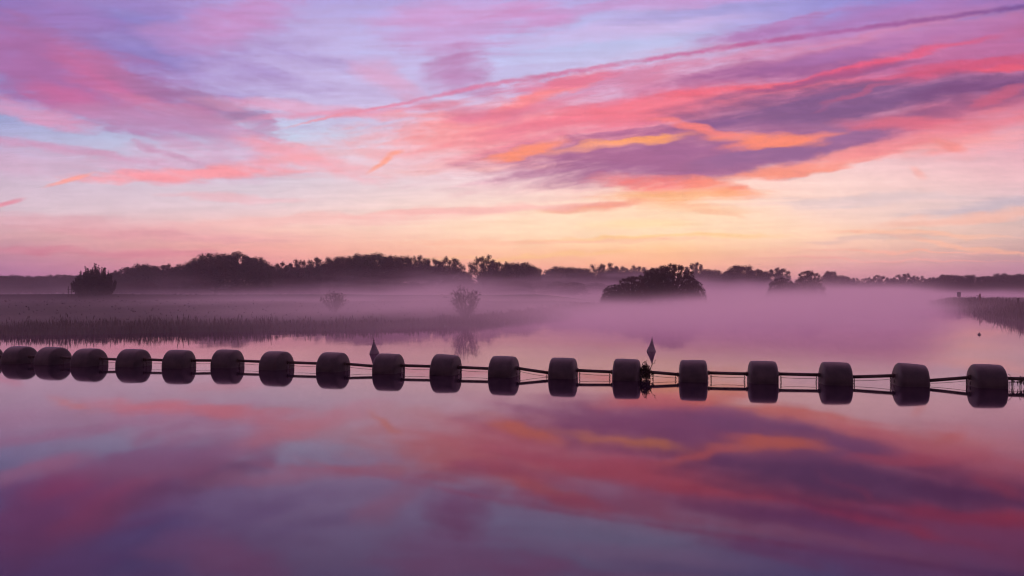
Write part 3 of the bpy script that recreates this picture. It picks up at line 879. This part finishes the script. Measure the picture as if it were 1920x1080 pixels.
tree(938, 485, 40, 305, 'gappy', 'smaller lacy tree touching the lacy round one on its right', group=far)
tree(972, 486, 62, 310, 'dense', 'rounded tree left of the second sky gap at mid picture', group=far)
tree(998, 494, 34, 310, 'dense', 'low sloping tree at the edge of the second sky gap', group=far)
tree(1050, 495, 64, 340, 'dense', 'low dome shaped misty tree right of the second sky gap', group=far)
tree(1084, 497, 54, 345, 'dense', 'flat topped misty tree right of the low dome shaped one', group=far)
tree(1130, 489, 60, 345, 'gappy', 'spreading airy tree left of the large near bushes', group=far)
tree(1163, 494, 46, 345, 'gappy', 'airy tree right behind the left slope of the large near bushes', group=far)
tree(1196, 493, 48, 345, 'gappy', 'airy tree peeping over the middle of the large near bushes', group=far)
tree(1232, 499, 50, 345, 'dense', 'misty tree hidden behind the top of the large near bushes', group=far)
# near bushes on the point
nb = 'near bushes on the river point'
tree(1258, 492, 104, 160, 'bush', 'large dark rounded bush, highest of the near bushes on the point', 'bush', nb)
tree(1226, 500, 70, 158, 'bush', 'dark bush merging into the left side of the highest near bush', 'bush', nb)
tree(1186, 516, 72, 150, 'bush', 'mid height dark bush on the left slope of the near bushes', 'bush', nb)
tree(1152, 532, 54, 146, 'bush', 'lowest misty bush at the left foot of the near bushes', 'bush', nb)
tree(1298, 522, 52, 158, 'bush', 'low misty bush at the right foot of the near bushes', 'bush', nb)
# right of them
tree(1303, 487, 44, 330, 'gappy', 'tree with a domed top rising right behind the near bushes', group=far)
tree(1334, 501, 48, 335, 'dense', 'sloping misty tree right of the domed top behind the bushes', group=far)
tree(1385, 492, 56, 340, 'dense', 'broad misty tree right of the sky notch beyond the bushes', group=far)
tree(1420, 502, 50, 345, 'dense', 'lower misty tree between the broad one and the airy one', group=far)
tree(1458, 498, 46, 345, 'gappy', 'airy pale tree behind the small dark round bushes', group=far)
tree(1516, 505, 62, 192, 'bush', 'dark dome shaped tree standing in the mist on the right', 'tree')
tree(1466, 519, 60, 190, 'bush', 'low dark bush left of the dark dome shaped tree', 'bush')
tree(1493, 531, 44, 190, 'bush', 'low misty bush filling the gap beside the dark dome shaped tree', 'bush')
right = [(1555, 504, 26, 'dense', 'small dark ball shaped tree right of the dark dome shaped tree'), (1580, 514, 32, 'dense', None), (1604, 518, 20, 'gappy', None), (1626, 517, 24, 'gappy', None),
         (1650, 513, 38, 'gappy', None), (1674, 519, 22, 'dense', None), (1695, 509, 38, 'gappy', 'airy tree standing a little above the low right hand row'), (1722, 515, 32, 'gappy', None), (1748, 517, 28, 'dense', None), (1776, 511, 42, 'dense', None),
         (1797, 515, 26, 'dense', None), (1818, 512, 36, 'dense', None), (1850, 514, 36, 'dense', None), (1880, 510, 46, 'dense', None), (1915, 510, 46, 'dense', None)]
ords = ['second', 'third', 'fourth', 'fifth', 'sixth', 'seventh', 'eighth', 'ninth', 'tenth', 'eleventh', 'twelfth', 'thirteenth', 'fourteenth', 'fifteenth']
for i, (px, tp, wp, kd, lb) in enumerate(right):
    tree(px, tp, wp * 1.02, 470, kd, lb or f'{ords[i - 1]} tree of the low far row right of the dark dome shaped tree', group=far)
tree(1965, 508, 60, 470, 'dense', 'low far tree just outside the right edge of the photo', group=far)
# a second, hazier row standing behind, lower than the front crowns
k = 0
for px, tp in ((218, 508), (250, 503), (286, 500), (325, 499), (505, 494), (542, 496), (578, 495), (615, 488), (790, 490), (825, 494), (855, 503), (925, 503), (955, 503), (1018, 512), (1110, 506), (1148, 505), (1182, 504), (1215, 505), (1318, 508), (1362, 511)):
    tree(px, tp, 58, 335, 'dense', f'{ords[k] if k < 14 else ["sixteenth", "seventeenth", "eighteenth", "nineteenth", "twentieth", "last"][k - 14]} low tree of the hazier rear row, counted from the spiky willow', group='hazier trees behind the main line'); k += 1
# undergrowth below the tall trees
sh = 'shrubs at the foot of the far trees'
ord2 = 'first second third fourth fifth sixth seventh eighth ninth tenth eleventh twelfth thirteenth fourteenth fifteenth sixteenth seventeenth eighteenth nineteenth twentieth'.split()
k = 0
for px in range(225, 1120, 34):
    if k >= 27: break
    lb = (f'{ord2[k]} misty shrub under the far trees, counted from the spiky willow' if k < 20 else f'{ord2[k - 20]} misty shrub under the far trees, counted from the lacy round tree')
    tree(px + (px * 7 % 11), 521 + (px * 13 % 9), 58, 282 + (px * 5 % 30), 'bush', lb, 'shrub', sh); k += 1
for k, px in enumerate(range(1345, 1960, 34)):
    D = 350 if px < 1440 else 455
    tree(px + (px * 7 % 13), 527 + (px * 13 % 6), 60, D, 'bush', f'{ord2[k]} low misty shrub along the far bank, counted from the near bushes', 'shrub', sh)

for k, px in enumerate(range(-30, 165, 32)):
    tree(px, 517 + (px * 13 % 4), 60, 462, 'bush', f'{ord2[k]} low misty shrub below the far row at the left edge', 'shrub', sh)

# small bare riverside bush with visible stems, mirrored in the water
def bare_bush(px, D, top, wpx, label, seed):
    x, y = at(px, D); z = ground_z(x, y)
    H = CAMZ + (HZ - top) * D / F - z; Wd = wpx * D / F / 2
    rnd = random.Random(seed)
    root = empty('riverside_bush', (x, y, z)); st_, lf = MB(), MB()
    for k in range(34):
        a = rnd.random() * 6.28; q = math.sqrt(rnd.random())
        hh = H * (.62 + .38 * math.sqrt(1 - q * q)) * rnd.uniform(.75, 1)
        b0 = Vector((math.cos(a) * .02, math.sin(a) * .01, -.2)); e_ = Vector((math.cos(a) * q * Wd, math.sin(a) * q * Wd, hh))
        m_ = b0.lerp(e_, .5) + Vector((math.cos(a), math.sin(a), 0)) * .22 * q + Vector((0, 0, .1))
        st_.tube([b0, m_, e_], [.032, .018, .006], 5, False)
        for s_ in range(9):
            t_ = rnd.uniform(.25, 1); c = b0.lerp(m_, t_ * 2 * .97) if t_ < .5 else m_.lerp(e_, (t_ * 2 - 1) * .9)
            tip = c + Vector((math.cos(a) * .3 + rnd.gauss(0, .2), math.sin(a) * .3 + rnd.gauss(0, .2), rnd.uniform(.05, .4))) * .9
            st_.tube([c, tip], [.009, .003], 4, False)
            leafquads(lf, tip, .15, 11, .045, rnd); leafquads(lf, c, .16, 5, .045, rnd)
    lf.build('leaves', M_leafr, root); st_.build('stems', M_bark, root)
    tag(root, label, 'bush')
bare_bush(872, 73, 533, 58, 'small twiggy rounded bush at the water edge, its stems mirrored below', 5)
bare_bush(628, 92, 545, 46, 'faint wispy bush dissolving in the mist on the left bank', 8)

# ------------------------------------------------------------------ reeds and rough grass
def reeds(name, poly, n, hmin, hmax, wd, label, cond, seed, depth=2.6, span=None):
    rnd = np.random.default_rng(seed)
    P = np.array(poly, float)[span[0]:span[1]]
    seg = np.hypot(*(P[1:] - P[:-1]).T); cum = np.concatenate([[0], np.cumsum(seg)])
    # more blades per metre where the bank is near
    V, Fc = [], []
    X, Y, = [], []
    while len(X) < n:
        s_ = rnd.uniform(0, cum[-1]); k = np.searchsorted(cum, s_) - 1; k = max(0, k)
        p = P[k] + (P[k + 1] - P[k]) * (s_ - cum[k]) / seg[k]
        if rnd.random() > min(1, 75 / p[1]): continue
        nrm = np.array([-(P[k + 1] - P[k])[1], (P[k + 1] - P[k])[0]]) / seg[k]
        q = p + nrm * rnd.uniform(-1.5, 1.5) * depth + rnd.normal(0, .4, 2)
        X.append(q[0]); Y.append(q[1])
    X, Y = np.array(X), np.array(Y)
    Z = height(X, Y)
    ok = (Z > -.22)
    X, Y, Z = X[ok], Y[ok], Z[ok]
    clump = .68 + .32 * np.sin(X / 1.7 + Y * .3) * np.sin(X / .6 + 2) + .2 * np.sin(X / 6.1)
    Hh = rnd.uniform(hmin, hmax, len(X)) * clump
    for x, y, z, hh in zip(X, Y, Z, Hh):
        a = rnd.uniform(0, math.pi); w_ = wd * rnd.uniform(.6, 1.4) * max(1, y / 75)
        lx, ly = rnd.normal(0, .24, 2) * hh
        cx, cy = math.cos(a) * w_, math.sin(a) * w_
        i = len(V)
        V += [(x - cx, y - cy, z - .25), (x + cx, y + cy, z - .25), (x + cx * .7 + lx * .45, y + cy * .7 + ly * .45, z + hh * .6), (x - cx * .7 + lx * .45, y - cy * .7 + ly * .45, z + hh * .6), (x + lx, y + ly, z + hh)]
        Fc += [(i, i + 1, i + 2, i + 3), (i + 3, i + 2, i + 4)]
        if rnd.random() < .03:      # seed head
            i = len(V); r_ = w_ * 1.6; s2 = .2
            V += [(x + lx - r_, y + ly, z + hh), (x + lx, y + ly, z + hh - s2), (x + lx + r_, y + ly, z + hh), (x + lx * 1.2, y + ly * 1.2, z + hh + s2)]
            Fc += [(i, i + 1, i + 2, i + 3)]
    o = new_obj(name, V, Fc, M_reed)
    tag(o, label, 'reeds', kind='stuff')
reeds('reeds', left_pts, 20000, .32, .78, .02, 'dark reed fringe along the left river bank', None, 3, 2.2, (2, 14))
reeds('reeds', right_pts, 16000, .8, 1.7, .03, 'dark reeds covering the right river bank', None, 4, 4.5, (0, 7))
def grass(n, seed):
    rnd = np.random.default_rng(seed)
    Y = 58 + (204 - 58) * rnd.random(n) ** 1.3
    X = Y * rnd.uniform(-.72, .12, n)
    ok = sdf(left_pts, X, Y) > 2; X, Y = X[ok], Y[ok]
    Z = height(X, Y); V, Fc = [], []
    for x, y, z in zip(X, Y, Z):
        hh = rnd.uniform(.08, .26); w_ = rnd.uniform(.04, .12) * max(1, y / 80)
        for q in range(2):
            a = rnd.uniform(0, math.pi); lx, ly = rnd.normal(0, .1, 2); i = len(V)
            V += [(x - math.cos(a) * w_, y - math.sin(a) * w_, z - .03), (x + math.cos(a) * w_, y + math.sin(a) * w_, z - .03), (x + lx, y + ly, z + hh)]
            Fc += [(i, i + 1, i + 2)]
    tag(new_obj('grass', V, Fc, M_ground), 'rough grass tufts on the misty meadow and dyke', 'grass', kind='stuff')
grass(900, 9)
# taller tussocks and weeds standing on the right bank, inland of the reeds
def grass_right(n, seed):
    rnd = np.random.default_rng(seed)
    Y = rnd.uniform(70, 215, n); X = Y * rnd.uniform(.53, .78, n)
    ok = sdf(right_pts, X, Y) > 2; X, Y = X[ok], Y[ok]
    Z = height(X, Y); V, Fc = [], []
    for x, y, z in zip(X, Y, Z):
        hh = rnd.uniform(.5, 1.25); w_ = rnd.uniform(.05, .1) * max(1, y / 80)
        a = rnd.uniform(0, math.pi); lx, ly = rnd.normal(0, .15, 2); i = len(V)
        V += [(x - math.cos(a) * w_, y - math.sin(a) * w_, z - .03), (x + math.cos(a) * w_, y + math.sin(a) * w_, z - .03), (x + lx, y + ly, z + hh)]
        Fc += [(i, i + 1, i + 2)]
    tag(new_obj('grass', V, Fc, M_reed), 'tall rough weeds on the right bank behind the reeds', 'grass', kind='stuff')
grass_right(9000, 12)

# ------------------------------------------------------------------ air: thin even haze everywhere, low mist over river and meadow
def closed_box(name, lo, hi, mat, label):
    m = MB(); m.box(lo, hi); o = m.build(name, mat)
    tag(o, label, 'mist' if name == 'mist' else 'haze', kind='stuff')
    return o
mh = bpy.data.materials.new('haze_air'); mh.use_nodes = True
t = mh.node_tree; t.nodes.clear(); h = G(t)
pv = h.n('ShaderNodeVolumePrincipled'); oo = h.n('ShaderNodeOutputMaterial')
pv.inputs['Color'].default_value = (.95, .84, .92, 1); pv.inputs['Density'].default_value = .00035; pv.inputs['Anisotropy'].default_value = .6
t.links.new(pv.outputs[0], oo.inputs['Volume'])
closed_box('haze', (-905, -905, -3), (905, 905, 30), mh, 'thin even haze over the whole valley')

mm = bpy.data.materials.new('river_mist'); mm.use_nodes = True
t = mm.node_tree; t.nodes.clear(); h = G(t)
pv = h.n('ShaderNodeVolumePrincipled'); oo = h.n('ShaderNodeOutputMaterial')
pv.inputs['Color'].default_value = (1.0, .89, .91, 1); pv.inputs['Anisotropy'].default_value = .65
co = h.n('ShaderNodeTexCoord').outputs['Object']
sp = h.n('ShaderNodeSeparateXYZ'); t.links.new(co, sp.inputs[0]); mx, my, mz = sp.outputs
bear = h.m('DIVIDE', mx, h.m('MAXIMUM', my, 10.0))
nz = h.noise(h.mapping(co, 'POINT', sc=(.026, .015, .2)), 1.0, 3.0, .6, '3D')
deep = h.m('MULTIPLY', h.ramp(my, 190.0, 300.0, 0.0, 1.0), h.ramp(bear, .24, .40, 1.0, .12))
hgt = h.m('MULTIPLY', h.m('MULTIPLY_ADD', deep, 5.2, 1.95), h.ramp(h.noise(h.mapping(co, 'POINT', sc=(.021, .012, 0)), 1.0, 3.0, .6, '2D'), .32, .68, .6, 1.4, 'LINEAR'))
zr_ = h.m('DIVIDE', h.m('MAXIMUM', mz, 0.0), hgt)
fall = h.m('POWER', 2.718, h.m('MULTIPLY', h.m('MULTIPLY', zr_, zr_), -1.0))
fall = h.m('MULTIPLY', fall, h.ramp(deep, 0.0, 1.0, 1.0, .50))
lid = h.ramp(mz, 9.0, 13.9, 1.0, 0.0)
nearf = h.ramp(my, 30.0, 62.0, .0, 1.0)
side = h.m('ADD', h.ramp(bear, -.60, -.06, .03, .42), h.ramp(bear, -.02, .15, 0.0, .58))
side = h.m('MAXIMUM', side, h.ramp(my, 50.0, 90.0, .11, 0.0))

rightf = h.m('MAXIMUM', h.ramp(bear, .46, .58, 1.0, .12), h.ramp(my, 210.0, 320.0, 0.0, .28))
dens = h.m('MULTIPLY', fall, h.ramp(nz, .34, .66, .12, 1.9, 'LINEAR'))
for q in (lid, nearf, side, rightf): dens = h.m('MULTIPLY', dens, q)
dens = h.m('MULTIPLY', dens, .060)
t.links.new(dens, pv.inputs['Density']); t.links.new(pv.outputs[0], oo.inputs['Volume'])
mm.cycles.volume_step_rate = .07
closed_box('mist', (-420, 31, -.9), (420, 500, 14), mm, 'low pink mist lying over the river and meadow')
